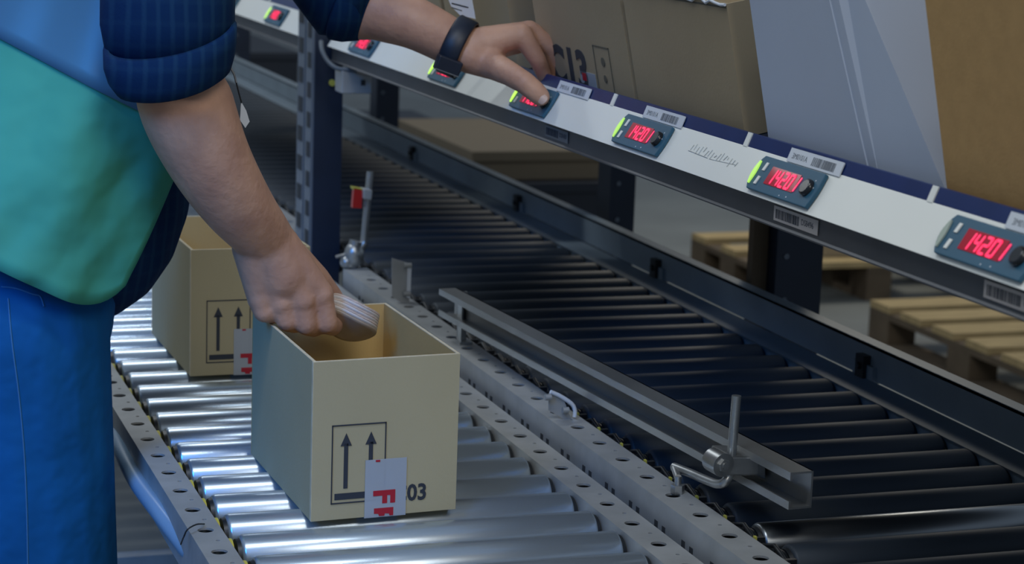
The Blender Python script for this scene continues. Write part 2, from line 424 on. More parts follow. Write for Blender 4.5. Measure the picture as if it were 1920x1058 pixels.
e.build('clamp_arm', 'steel', cg, bevel=.002)
sc = MB(); sc.tube([c0, c0+Vector((.0007, -.003, 0))], .0075, 6, smooth=False); sc.tube([c0+Vector((.0007, -.003, 0)), c0+Vector((.001, -.0045, 0))], .004, 12)
sc.build('clamp_screw', 'steel', cg)
p = [uy(1264, 876, -.03), uy(1295, 888, -.07), uy(1330, 903, -.125), uy(1346, 908, -.15), uy(1358, 905, yR), uy(1366, 893, yR), uy(1369, 876, yR)]
MB().tube(smooth_path(p), .0052, 14).build('bent_rod', 'steel', cg)
ft = uz(1270, 925, ZF)
fo = MB(); fo.tube([ft, ft+Vector((0, 0, .010))], .008, 6, smooth=False); fo.tube([ft+Vector((0, 0, .01)), ft+Vector((0, 0, .02))], .004, 10)
pp = uy(1264, 876, -.03); fo.tube([ft+Vector((0, 0, .018)), pp], .0045, 10)
fo.build('foot_bolt', 'steel', cg)

# ------------------------------------------------------------------ small stop plates on the rail
def stop_plate(pl, label, pts_px, yn, h_edge):
    t = thing('stop_plate', uz(*pl, ZF), label, 'stop plate')
    q = [uy(a, b, yn) for a, b in pts_px]
    dv = Vector((.0, .002, 0))
    # plate as a slab
    MB().hexa(q, [v+dv for v in q]).build('plate', 'galv', t)
    return t, q
yq = uz(750, 567, ZF).y; yz = uz(1050, 786, ZF).y
t, q = stop_plate((750, 570), 'small upright metal plate on the dark conveyor rail nearest the navy post', [(735, 484), (766, 494), (768, 578), (735, 556)], yq, 0)
MB().hexa([uy(a, b, yq-.006) for a, b in [(764, 494), (772, 496), (769, 560), (762, 558)]], [uy(a, b, yq+.006) for a, b in [(764, 494), (772, 496), (769, 560), (762, 558)]]).build('clear_edge', 'label', t)
for a, b in ((758, 498), (756, 551)):
    p = uy(a, b, yq-.006); MB().tube([p, p+Vector((.012, 0, 0))], .004, 10).build('bolt', 'galv', t)
t, q = stop_plate((1050, 790), 'small tilted metal plate bolted on the rail beside the long guide channel', [(1029, 738), (1058, 752), (1076, 797), (1029, 770)], yz, 0)
mb = MB(); path = [uy(1032, 735, yz-.002), uy(1052, 744, yz-.002), uy(1072, 758, yz-.002), uy(1078, 770, yz-.002), uy(1077, 782, yz-.002)]
mb.tube(smooth_path(path), .0028, 8).build('clear_edge', 'label', t)
for a, b in ((1033, 745), (1066, 769)):
    p = uy(a, b, yz-.005); MB().tube([p, p+Vector((-.008, 0, 0))], .004, 10).build('bolt', 'galv', t)

# photo eye reflector on an upright rod
ys = 1.36
rf = thing('reflector_stand', uy(684, 452, ys), 'upright metal rod with a red reflector clamped to it beside the navy post', 'reflector')
MB().tube([uy(694, 322, ys), uy(688, 388, ys), uy(682, 455, ys)], .0062, 14).build('rod', 'steel', rf)
a = [uy(*c, ys-.01) for c in [(664, 353), (680, 356), (678, 391), (661, 390)]]
MB().hexa(a, [v+Vector((0, .012, 0)) for v in a]).build('reflector', 'red', rf, label='red reflector block')
a = [uy(*c, ys-.02) for c in [(682, 355), (699, 357), (697, 376), (682, 374)]]
MB().hexa(a, [v+Vector((0, .03, 0)) for v in a]).build('clamp', 'galv', rf, bevel=.002)
a = [uy(*c, ys-.01) for c in [(660, 350), (680, 354), (680, 357), (661, 355)]]
MB().hexa(a, [v+Vector((0, .012, 0)) for v in a]).build('lens', 'yellow', rf)
mb = MB(); p = uy(664, 478, ys); mb.ball(p, .018, (1, 1, 1.3)); p = uy(650, 492, ys); mb.ball(p, .012); mb.tube([uy(655, 500, ys), uy(668, 452, ys)], .012, 10); mb.tube([uy(672, 470, ys), uy(684, 455, ys)], .008, 10)
mb.tube([uy(630, 482, ys), uy(652, 476, ys)], .003, 8)
mb.build('foot_clamp', 'steel', rf)

# ------------------------------------------------------------------ navy upright post
yp0, yp1 = 1.585, 1.70
po = thing('upright_post', (.41, 1.64, 0), 'navy steel upright post with a perforated grey strip in front of the hands', 'post')
MB().bounds(.383, .436, yp0, yp1, 0, 2.4).build('post_body', 'navy_post', po)
mb = MB(); mb.bounds(.378, .3835, yp0+.004, yp0+.050, 0, 2.4).bounds(.378, .3835, yp0+.062, yp1, 0, 2.4).build('strip', 'greystrip', po, label='perforated grey strip')
mb = MB(); z = .5
while z < 1.35:
    mb.bounds(.3765, .379, yp0+.010, yp0+.034, z, z+.028); mb.bounds(.3765, .379, yp0+.072, yp1-.012, z+.022, z+.05); z += .055
mb.build('slot_row', 'slot', po)
p = uy(622, 155, 1.58); MB().tube([p, p+Vector((0, -.006, 0))], .006, 10).build('bolt', 'yellow', po, label='brass bolt head')

# ------------------------------------------------------------------ pick light bars
FB = Vector((.400, 0, 1.1479)); FT = Vector((.426, 0, 1.1890))
def bar(y0, y1, label, slot_ys):
    t = thing('pick_light_bar', (.42, (y0+y1)/2, 1.14), label, 'display bar', 'pick light bars at the front edge of the shelf')
    def sw(poly):
        n = len(poly); vs_ = [Vector((x, y0, z)) for x, z in poly]+[Vector((x, y1, z)) for x, z in poly]
        mb = MB(); mb.add(vs_, [tuple(reversed(range(n))), tuple(range(n, 2*n))]+[(i, (i+1) % n, n+(i+1) % n, n+i) for i in range(n)]); return mb
    sw([(.400, 1.1479), (.426, 1.1890), (.432, 1.1890), (.432, 1.1479)]).build('white_face', 'white_plas', t, bevel=.0006)
    sw([(.4095, 1.1479), (.4095, 1.124), (.4075, 1.122), (.4075, 1.1205), (.452, 1.1205), (.452, 1.1479)]).build('lower_profile', 'under', t)
    sw([(.4262, 1.1885), (.432, 1.2025), (.434, 1.2030), (.437, 1.2020), (.437, 1.1885)]).build('label_strip', 'navy', t, label='navy label strip')
    for sy in slot_ys:
        mb = MB(); u = Vector((.0058, 0, .0142)); nrm = Vector((-.92, 0, .38))*.0009
        a = Vector((.4258, sy, 1.1885)); b_ = a+u*1.02
        mb.hexa([a+nrm, a+nrm+Vector((0, -.010, 0)), b_+nrm+Vector((0, -.010, 0)), b_+nrm], [a-nrm, a-nrm+Vector((0, -.010, 0)), b_-nrm+Vector((0, -.010, 0)), b_-nrm])
        mb.build('divider_clip', 'white_plas', t, label='white divider clip')
    return t
gaps = [.227-.3895*k for k in range(-3, 4)]
bar(-1.35, 1.565, 'long white display bar with navy label strip right of the navy post', [g for g in gaps if g < 1.5])
bar(1.715, 3.6, 'blurred far section of the white display bar behind the navy post', [1.785, 2.175, 2.56])

# scribble on the white face
def facept(y, v, off=.0008):       # v 0..1 up the white face
    p = FB.lerp(FT, v); p = Vector((p.x, y, p.z)); return p+Vector((-.845, 0, .535))*off
sb = MB()
random.seed(3)
yy = ux(1290, 268, .41).y
for i in range(16):
    y_a = yy-.008*i; v_a = .62-.005*i+random.uniform(-.05, .05)
    ln = random.uniform(.05, .22)
    p0 = facept(y_a, v_a-ln/2, .0004); p1 = facept(y_a-random.uniform(0, .004), v_a+ln/2, .0004)
    sb.tube([p0, p1], .00045, 5)
sb.tube([facept(yy+.004, .5, .0003), facept(yy-.05, .47, .0003)], .0005, 5); sb.tube([facept(yy-.055, .46, .0003), facept(yy-.12, .52, .0003)], .0003, 5)
M['scrib'] = mat('smudged_pencil', (.52, .54, .54), .6)
tag(sb.build('scribbled_note', 'scrib'), 'faint pencil scribble on the white bar between two lit displays', 'scribble')

# display modules ----------------------------------------------
ML, MH = .135, .039
SEG = {'0': 'abcdef', '1': 'bc', '2': 'abged', '4': 'fgbc'}
def make_display(lamp='green_dim'):
    # local frame: x along reading direction (toward -Y), y up the face, z out of it; origin at lower far corner
    t = thing('pick_display', (0, 0, 0), 'x', 'display')
    poly = [(0, 0)]+[(-.066*ML*math.sin(PI*v)**.8, v*MH) for v in (.12, .25, .38, .5, .62, .75, .88)]+[(0, MH), (ML, MH)]
    poly += [(ML+.0025*math.sin(PI*v), v*MH) for v in (.8, .6, .4, .2)]+[(ML, 0)]
    poly = list(reversed(poly))
    MB().prism(poly, 0, .0045).build('housing', 'housing', t, local=True, bevel=.0008)
    MB().bounds(.222*ML, .70*ML, .255*MH, .77*MH, .0046, .0052).build('screen', 'screen', t, local=True)
    dg = MB()
    for i, ch in enumerate('14201'):
        x0 = ML*(.262+.0985*i); wd = .0078; h = .0155; y0 = .30*MH; th = .0027; sl_ = .16
        def sgm(xa, ya, xb, yb):
            a_ = Vector((xa+sl_*(ya-y0), ya, 0)); b_ = Vector((xb+sl_*(yb-y0), yb, 0)); dd = (b_-a_).normalized()*th*.5; nn = Vector((-dd.y, dd.x, 0))
            pl = [a_-dd*.6, a_+nn+dd*.3, b_+nn-dd*.3, b_+dd*.6, b_-nn-dd*.3, a_-nn+dd*.3]
            dg.prism([(p_.x, p_.y) for p_ in reversed(pl)], .0053, .0057)
        S = {'a': (0, h, wd, h), 'b': (wd, h/2, wd, h), 'c': (wd, 0, wd, h/2), 'd': (0, 0, wd, 0), 'e': (0, 0, 0, h/2), 'f': (0, h/2, 0, h), 'g': (0, h/2, wd, h/2)}
        for s_ in SEG[ch]:
            xa, ya, xb, yb = S[s_]; sgm(x0+xa, y0+ya, x0+xb, y0+yb)
    dg.build('digits', 'digit', t, local=True, label='glowing red digits 14201')
    lp = MB(); n = 12; outer = []; inner = []
    for i in range(n+1):
        v = .14+.68*i/n; b0 = -.060*ML*math.sin(PI*v)**.8
        outer.append((b0+.0030, v*MH)); inner.append((b0+.0034+.0070*math.sin(PI*(.08+.84*i/n)), v*MH))
    pl = inner+list(reversed(outer)); lp.prism(pl, .0046, .0062)
    lp.build('indicator_lamp', lamp, t, local=True, label='curved green indicator lamp')
    for v in (.70, .285):
        xc = .107*ML if v > .5 else .100*ML
        MB().prism([(xc-.0030, v*MH-.0048), (xc+.0022, v*MH-.0048), (xc+.0036, v*MH+.0048), (xc-.0016, v*MH+.0048)], .0044, .0058).build('button', 'white_plas', t, local=True, bevel=.0004, label='small white button')
    k = MB(); k.tube([(.882*ML, .50*MH, .0045), (.882*ML, .50*MH, .0085), (.882*ML, .50*MH, .0096)], [.0092, .0088, .0070], 28)
    k.build('knob', 'knob', t, local=True)
    d_ = MB()
    for (s_, v) in ((.66, .10), (.55, .08), (.93, .75), (.955, .55)): d_.tube([(s_*ML, v*MH, .0044), (s_*ML, v*MH, .0048)], .0008, 8)
    d_.build('marking_dots', 'label', t, local=True)
    return t
face = frame((0, 0, 0), (0, -1, 0), FT-FB)
Rf = face.to_euler()
proto = make_display()
mods = [  # y of far edge, lamp, label
    (-.617, 'lamp_off', 'teal display reading 14201 at the right edge, its knob cut by the frame'),
    (-.233, 'green_dim', 'sharp teal display reading 14201, second from the right edge, below the white carton'),
    (.149, 'green_dim', 'teal display with red digits, third from the right, just right of the pointing hand'),
    (.533, 'green_on', 'blurred display with bright green lamp being pressed by the thumb'),
    (.924, 'green_on', 'display with green lamp directly under the wristwatch'),
    (1.412, 'lamp_off', 'blurred display beside the hanging dark sleeve, just right of the navy post'),
    (2.098, 'green_on', 'small blurred display just left of the navy post on the far bar'),
    (2.56, 'lamp_off', 'small blurred display at the top edge beside the rolled sleeve')]
upv = (FT-FB).normalized()
for i, (y, lamp, lab) in enumerate(mods):
    o = proto if i == 0 else copy_tree(proto)
    base = FB+upv*.0045
    o.location = (base.x-.0006, y, base.z+.0004); o.rotation_euler = Rf
    o['label'] = lab; o['group'] = 'pick displays on the white bar'
    for ch in [q for q in bpy.data.objects if q.parent == o and q.name.startswith('indicator_lamp')]:
        ch.data = ch.data.copy(); ch.data.materials.clear(); ch.data.materials.append(M[lamp])
        ch['label'] = 'unlit curved lamp' if lamp == 'lamp_off' else 'curved green indicator lamp'

# shelf tags and stickers ---------------------------------------
def bars(mb, x0, x1, y0, y1, z, seed):
    rr = random.Random(seed); x = x0
    while x < x1:
        w_ = rr.choice([.0006, .0010, .0015, .0020]); mb.bounds(x, min(x+w_, x1), y0, y1, z, z+.0002); x += w_+rr.choice([.0007, .0011, .0016])
su = Vector((.0058, 0, .0142)).normalized()
def shelf_tag(y, wd, lab, seed, words='3M0101A'):
    t = thing('barcode_tag', (.4252, y, 1.1880), lab, 'label', 'white barcode tags over the displays')
    X = frame(Vector((.4252, y, 1.1875))+Vector((-.0012, 0, .0004)), (0, -1, 0), su)
    X = frame(Vector((-.0012, -0.0, -.0001)), (0, -1, 0), su)
    MB().prism([(0, -.001), (wd, -.001), (wd, .0125), (wd-.0015, .0138), (.0, .0138)], -.0006, .0006, X).build('tag_card', 'label', t, local=True)
    pr_ = MB(); bars(pr_, wd*.46, wd*.88, .0015, .0105, .0007, seed); pr_.v = [X @ v for v in pr_.v]
    text_mb(pr_, words, .0085, X @ Matrix.Translation((wd*.07, .0032, .0007)), .0001)
    pr_.build('print', 'ink_grey', t, local=True)
M['ink_grey'] = mat('grey_print_ink', (.16, .18, .21), .7)
shelf_tag(ux(1480, 300, .4265).y, .115, 'white barcode tag above the second display from the right', 5)
shelf_tag(ux(1209, 219, .4265).y, .115, 'white barcode tag above the display right of the hand', 6)
shelf_tag(ux(1047, 172, .4265).y, .115, 'white barcode tag next to the fingertips of the reaching hand', 7)
shelf_tag(ux(1890, 422, .4265).y, .115, 'white barcode tag cut off by the right edge of the photo', 8)
def sticker(px, py, wd, lab, m='label_grey', seed=1):
    y = ux(px, py, .409).y; z = 1.1375
    t = thing('barcode_sticker', (.409, y, z), lab, 'label', 'stickers on the dark underside of the bar')
    X = frame((-.0002, 0, 0), (0, -1, 0), (0, 0, 1))
    MB().bounds(0, wd, -.0095, .0055, 0, .0006, X).build('sticker_paper', m, t, local=True)
    pr_ = MB(); bars(pr_, wd*.05, wd*.58, -.0068, .0025, .0007, seed); pr_.v = [X @ v for v in pr_.v]
    text_mb(pr_, 'DS8496' if seed == 2 else 'DS8480', .0085, X @ Matrix.Translation((wd*.63, -.0045, .0007)), .0001)
    pr_.build('print', 'ink', t, local=True)
sticker(1452, 402, .098, 'greyish barcode sticker under the second display from the right', seed=2)
sticker(1846, 545, .098, 'greyish barcode sticker under the display at the right edge', seed=3)
M['sticker_dark'] = mat('grimy_sticker', (.14, .145, .15), .6)
sticker(1023, 245, .086, 'grimy grey sticker under the display pressed by the thumb', 'sticker_dark', 4)

# junction box and cable at the post
jb = thing('junction_box', uy(668, 155, 1.45), 'pale grey junction box hanging under the white bar next to the navy post', 'box')
a = [uy(*c, 1.45) for c in [(641, 132), (697, 142), (697, 176), (641, 176)]]
MB().hexa(a, [v+Vector((0, .05, 0)) for v in a]).build('box_body', 'galv', jb, bevel=.002)
p = uy(681, 155, 1.4485); MB().box(p, (.008, .001, .01)).build('opening', 'black', jb)
tag(MB().tube(smooth_path([uy(602, 78, 1.52), uy(604, 95, 1.5), uy(615, 115, 1.48), uy(632, 128, 1.46), uy(655, 131, 1.45), uy(668, 133, 1.45)]), .004, 10).build('power_cable', 'cable'),
    'grey cable looping from the bar end to the junction box', 'cable')

# ------------------------------------------------------------------ shelf and its supports
TILT = math.radians(12)
def shelfz(x): return 1.188+(x-.45)*math.tan(TILT)
sh = thing('flow_shelf', (.9, .3, shelfz(.9)), 'tilted dark steel shelf deck that carries the big cartons', 'shelf')
def slab(x0, x1, y0, y1, t_): return MB().hexa([(x0, y0, shelfz(x0)-t_), (x1, y0, shelfz(x1)-t_), (x1, y1, shelfz(x1)-t_), (x0, y1, shelfz(x0)-t_)], [(x0, y0, shelfz(x0)), (x1, y0, shelfz(x1)), (x1, y1, shelfz(x1)), (x0, y1, shelfz(x0))])
slab(.452, 1.35, -1.3, 1.56, .03).build('deck', 'navy_post', sh)
sh2 = thing('flow_shelf', (.9, 2.6, shelfz(.9)), 'far tilted shelf deck behind the navy post', 'shelf')
slab(.452, 1.35, 1.72, 3.6, .03).build('deck', 'navy_post', sh2)
def bpost(px0, px1, x, lab, mats='navy_post', strip=False):
    y0 = ux(px1, 450, x).y; y1 = y0+.07; x1 = uy(px1, 450, y0).x; x0 = uy(px0, 450, y0).x
    t = thing('rack_post', ((x0+x1)/2, y0, 0), lab, 'post', 'navy rack posts behind the dark conveyor')
    MB().bounds(x0, x1, y0, y1, 0, shelfz(x0)-.032).build('post_body', mats, t)
    mb = MB()
    for z in (.70, .775, .85, .925, 1.0): mb.tube([(x0+.018, y0-.002, z), (x0+.018, y0, z)], .005, 10)
    mb.build('bolt_row', 'greystrip', t)
    if strip: MB().bounds(x0-.03, x0-.002, y0+.03, y0+.05, .3, shelfz(x0)-.04).build('board_strip', 'wood_dark', t)
bpost(1140, 1187, 1.12, 'navy rack post behind the dark conveyor, left of the floor patch')
bpost(1458, 1545, 1.12, 'widest navy rack post standing before the wooden pallets', strip=True)
bpost(700, 742, 1.12, 'far navy rack post just right of the perforated upright')
bpost(430, 465, 1.12, 'blurred navy rack post left of the perforated upright')

# ------------------------------------------------------------------ cartons on the shelf
def carton(y0, y1, dep, h, m, lab, x0=.455, open_top=False, grp='cartons leaning on the flow shelf'):
    up = Vector((-math.sin(TILT), 0, math.cos(TILT))); ax = Vector((math.cos(TILT), 0, math.sin(TILT)))
    o = Vector((x0, 0, shelfz(x0)+.001))
    t = thing('carton', (x0, (y0+y1)/2, shelfz(x0)), lab, 'box', grp)
    th = .004
    def blk(a0, a1, b0, b1, c0, c1):      # along ax, y, up
        def q(a, b, c): return o+ax*a+up*c+Vector((0, b, 0))
        return [q(a0, b0, c0), q(a1, b0, c0), q(a1, b1, c0), q(a0, b1, c0)], [q(a0, b0, c1), q(a1, b0, c1), q(a1, b1, c1), q(a0, b1, c1)]
    mb = MB()
    mb.hexa(*blk(0, th, y0, y1, 0, h)).hexa(*blk(dep-th, dep, y0, y1, 0, h)).hexa(*blk(th, dep-th, y0, y0+th, 0, h)).hexa(*blk(th, dep-th, y1-th, y1, 0, h)).hexa(*blk(th, dep-th, y0+th, y1-th, 0, th))
    mb.build('carton_body', m, t)
    X = frame(o+Vector((0, y1, 0))+ax*0, (0, -1, 0), up)
    return t, X, blk
tA, XA, bA = carton(.215, .548, .40, .30, 'card_grey', 'brown carton printed C13 with its corner behind the reaching fingers')
tB, XB, bB = carton(-.104, .203, .40, .148, 'card_grey', 'low grey brown carton with a torn open top left of the white carton')
def carton_white():
    up = Vector((-math.sin(TILT), 0, math.cos(TILT))); ax = Vector((math.cos(TILT), 0, math.sin(TILT)))
    o = Vector((.455, 0, shelfz(.455)+.001)); nn = up.cross(Vector((0, 1, 0)))
    def fp(px, py):
        d = ray((px, py)); t_ = (o-CAM).dot(nn)/d.dot(nn); P = CAM+d*t_-o; return P.y, P.dot(up)
    def edge(pb, pt, h):     # y on the front plane at height 0 and h
        y0, u0 = fp(*pb); y1, u1 = fp(*pt); k = (y1-y0)/(u1-u0); return y0-k*u0, y0+k*(h-u0)
    h = .235
    ya = (-.165, -.165); yb = edge((1642, 305), (1573, 0), h); yc = edge((1746, 340), (1603, 0), h)
    def pt(a, y, c): return o+ax*a+up*c+Vector((0, y, 0))
    t = thing('carton', o+Vector((.2, -.33, 0)), 'tall white carton standing over the second display from the right', 'box', 'cartons leaning on the flow shelf')
    mb = MB(); lo = [pt(0, ya[0], 0), pt(0, yb[0], 0), pt(.010, yc[0], 0), pt(.40, yc[0]+.01, 0), pt(.40, ya[0], 0)]
    hi = [pt(0, ya[1], h), pt(0, yb[1], h), pt(.010, yc[1], h), pt(.40, yc[1]+.06, h), pt(.40, ya[1], h)]
    n = 5; mb.add(lo+hi, [tuple(reversed(range(n)))]+[(i, (i+1) % n, n+(i+1) % n, n+i) for i in range(n)])
    o_ = mb.build('carton_body', 'card_white', t); so_ = o_.modifiers.new('wall', 'SOLIDIFY'); so_.thickness = .004; so_.offset = -1
    mb = MB(); q = [pt(-.0006, yb[0]+.018, .001), pt(-.0006, yb[1]+.018, h-.002)]
    mb.tube(q, .0012, 6); mb.build('fold_line', 'card_white', t)
carton_white()
tD, XD, bD = carton(-.98, -.544, .40, .36, 'kraft', 'tall kraft brown carton at the right edge of the photo', x0=.452)
tZ, XZ, bZ = carton(.66, .98, .40, .30, 'card_grey', 'pale brown carton behind the wristwatch')
carton(1.0, 1.3, .40, .22, 'card_grey', 'carton on the shelf above the dark sleeve')
# torn rim and flap crease on B
mb = MB(); L_ = .307
pts = [(.0+L_*i/24, .148+random.uniform(-.002, .0035), .002) for i in range(25)]
mb.tube([XB @ Vector(p) for p in pts], .0018, 6).build('torn_rim', 'label', tB, label='frayed white torn rim')
mb = MB(); mb.bounds(0.002, L_-.002, .143, .145, -.001, .0003, XB); mb.build('crease', 'ink_soft', tB)
# print on A
mb = MB(); h1 = XA
text_mb(mb, 'C13', .074, XA @ Matrix.Translation((.036, .001, .0006)), .0003, .0025, width=1.15)
mb.build('carton_number', 'ink', tA, label='large black print C13')
mb = MB()
def frm(mb, x0, y0, x1, y1, t_, X, z=.0006):
    mb.bounds(x0, x1, y0, y0+t_, z-.0004, z+.0004, X); mb.bounds(x0, x1, y1-t_, y1, z-.0004, z+.0004, X); mb.bounds(x0, x0+t_, y0, y1, z-.0004, z+.0004, X); mb.bounds(x1-t_, x1, y0, y1, z-.0004, z+.0004, X)
frm(mb, .212, .006, .268, .066, .0012, XA)
mb.tube([XA @ Vector((.242, .046, 0)), XA @ Vector((.242, .046, .001))], .006, 12); mb.tube([XA @ Vector((.242, .024, 0)), XA @ Vector((.242, .024, .001))], .005, 12)
mb.build('icon_print', 'ink_soft', tA)
mb = MB(); mb.bounds(.150, .205, .002, .026, .0002, .0009, XA); mb.build('tape', 'tape', tA)
mb = MB(); mb.bounds(.158, .172, .014, .024, .0009, .0012, XA); mb.build('tape_print', 'red_ink', tA)
tg = thing('hang_tag', uy(865, 15, .7), 'pale printed tag hanging on the carton above the wristwatch', 'label')
a = [uy(*c, .62) for c in [(838, -8), (884, -8), (892, 36), (862, 28), (846, 12)]]
mb = MB(); mb.add(a+[v+Vector((0, .001, 0)) for v in a], [(0, 1, 2, 3, 4), (9, 8, 7, 6, 5)]+[(i, 5+i, 5+(i+1) % 5, (i+1) % 5) for i in range(5)]); mb.build('tag_card', 'label', tg)
mb = MB(); p0 = uy(847, 6, .6195); p1 = uy(878, 14, .6195); mb.tube([p0, p1], .0009, 5); mb.tube([uy(847, 14, .6195), uy(866, 20, .6195)], .0006, 5); mb.build('print', 'ink', tg)

# ------------------------------------------------------------------ open cartons on the near conveyor
def open_box(fl_, fr_, bl_, h, lab, printed=True, tape_col=True, widen=.0):
    """corners on the roller plane: front left, front right, back left"""
    fl_, fr_, bl_ = Vector(fl_), Vector(fr_), Vector(bl_); br_ = fr_+(bl_-fl_)
    t = thing('open_carton', (fl_+br_)/2, lab, 'box', 'open cartons on the roller conveyor')
    th = .0035; up = Vector((0, 0, h)); ex = (fr_-fl_).normalized(); ey = (bl_-fl_).normalized()
    W = (fr_-fl_).length; D = (bl_-fl_).length
    def q(a, b, c): return fl_+ex*a+ey*b+Vector((0, 0, c))
    def wall(a0, a1, b0, b1, c0=0, c1=h): return [q(a0, b0, c0), q(a1, b0, c0), q(a1, b1, c0), q(a0, b1, c0)], [q(a0, b0, c1), q(a1, b0, c1), q(a1, b1, c1), q(a0, b1, c1)]
    MB().hexa(*wall(0, W, 0, th)).build('front_wall', 'card', t)
    MB().hexa(*wall(0, th, th, D-th)).build('side_wall', 'card', t)
    MB().hexa(*wall(W-th, W, th, D-th)).build('side_wall', 'card_in', t)
    MB().hexa(*wall(0, W, D-th, D)).build('back_wall', 'card_in', t)
    MB().hexa(*wall(th, W-th, th, D-th, 0, th)).build('bottom', 'card_in', t)
    rim = MB()
    for wl in (wall(0, W, 0, th, h, h+.0008), wall(0, th, th, D-th, h, h+.0008), wall(W-th, W, th, D-th, h, h+.0008), wall(0, W, D-th, D, h, h+.0008)): rim.hexa(*wl)
    rim.build('rim', 'card_edge', t)
    X = frame(fl_, ex, (0, 0, 1))
    X = Matrix.Translation(-ey*.0) @ X
    def box_(mb, u0, u1, v0, v1, z0=.0002, z1=.0007): mb.bounds(u0*W, u1*W, v0*h, v1*h, z0, z1, X)
    mb = MB()
    frm(mb, .130*W, .100*h, .500*W, .600*h, .0013, X, .0005)
    box_(mb, .155, .47, .125, .165)
    for uc in (.228, .397):
        box_(mb, uc-.014, uc+.014, .195, .48)
        mb.prism([((uc-.038)*W, .465*h), ((uc+.038)*W, .465*h), (uc*W, .545*h)], .0002, .0007, X)
    text_mb(mb, 'C03', .0262, X @ Matrix.Translation((.555*W, .085*h, .0005)), .0002, .0007, width=.92)
    mb.build('print', 'ink', t, label='this way up arrows and C03 printed in black')
    ts = MB(); ts.bounds(.360*W, .645*W, -.001, .365*h, .0009, .0013, X); ts.bounds(.360*W, .645*W, -.0012, -.0006, -.05, .0013, X)
    tp = ts.build('tape_piece', 'tape', t, label='translucent white tape with red lettering')
    Xr = X @ Matrix.Translation((.425*W, .172*h, .0016)) @ Matrix.Rotation(-PI/2, 4, 'Z')
    tt = MB(); text_mb(tt, 'F', .0345, Xr, .0001, .0014); tt.build('letter', 'red_ink', tp, label='red letter F')
    zf = .0016
    tt = MB(); tt.prism([(.425*W, .052*h), (.425*W, .018*h), (.455*W, .016*h), (.460*W, .001*h), (.497*W, .001*h), (.500*W, .016*h), (.530*W, .012*h), (.532*W, .0), (.558*W, .0), (.558*W, .052*h)], .0015, .0018, X)
    tt.build('letter', 'red_ink', tp, label='red letter R cut off at the box edge')
    MB().bounds(.43*W, .46*W, .350*h, .362*h, .0014, .0018, X).build('letter_fragment', 'red_ink', tp)
    # side seam
    MB().hexa(*wall(-.0004, 0, .0, .006)).build('glued_seam', 'card_edge', t)
    return t, q, W, D
open_box((0, 0, ZT), (.172, .012, ZT), (-.006, .291, ZT), .1815, 'open cardboard box printed C03, nearest one, with the hand lowering a packet into it')
b2l = uz(357, 706, ZT); open_box(b2l, b2l+Vector((.172, .004, 0)), b2l+Vector((-.006, .293, 0)), .1815, 'open cardboard box behind the nearest one, half hidden by the forearm')
b3l = uz(175, 481, ZT); open_box(b3l, b3l+Vector((.172, .0, 0)), b3l+Vector((-.0, .293, 0)), .110, 'farthest low open carton on the rollers behind the worker')

# ------------------------------------------------------------------ packet in the hand
pk = thing('disc_packet', uy(650, 600, .235), 'stack of thin white discs in clear plastic held over the near box', 'packet')
def disc_path(off, wob=0):
    pass
def curved_disc(c, rx, ry, nrm, th, m, name, bend=.01):
    nrm = Vector(nrm).normalized(); u = nrm.cross(Vector((0, 1, 0))).normalized() if abs(nrm.y) < .9 else Vector((1, 0, 0)); u = (Vector((.86, .02, -.50))-nrm*Vector((.86, .02, -.50)).dot(nrm)).normalized(); v = nrm.cross(u)
    mb = MB(); n = 40; rings = 6; vs_ = []; fs = []
    for side_ in (0, 1):
        for i in range(rings+1):
            r = i/rings
            for k in range(n):
                a = 2*PI*k/n; x = rx*r*math.cos(a); y_ = ry*r*math.sin(a)
                vs_.append(Vector(c)+u*x+v*y_+nrm*((th if side_ else 0)-bend*(x/rx)**2*rx*8*.1))
    m_ = (rings+1)*n
    for s_ in (0, 1):
        for i in range(rings):
            for k in range(n):
                f = (s_*m_+i*n+k, s_*m_+i*n+(k+1) % n, s_*m_+(i+1)*n+(k+1) % n, s_*m_+(i+1)*n+k); fs.append(f if s_ else f[::-1])
    for k in range(n): fs.append((rings*n+k, rings*n+(k+1) % n, m_+rings*n+(k+1) % n, m_+rings*n+k))
    mb.add(vs_, fs, True); return mb.build(name, m, pk)
M['packet_face'] = mat('clear_wrapped_card', (.34, .27, .21), .35, 0, .12, 40, .2, 60)
nd = Vector((-.34, -.66, -.68)).normalized(); pc = uy(653, 615, .212)
for i in range(7):
    curved_disc(pc-nd*(.0031*i)+Vector((.0004*i, 0, .0005*i)), .0365-.0004*i, .0245, nd, .0012 if i % 2 else .0030, 'packet_face' if i == 0 else ('packet' if i % 2 else 'packet_lay'), 'disc', .35)
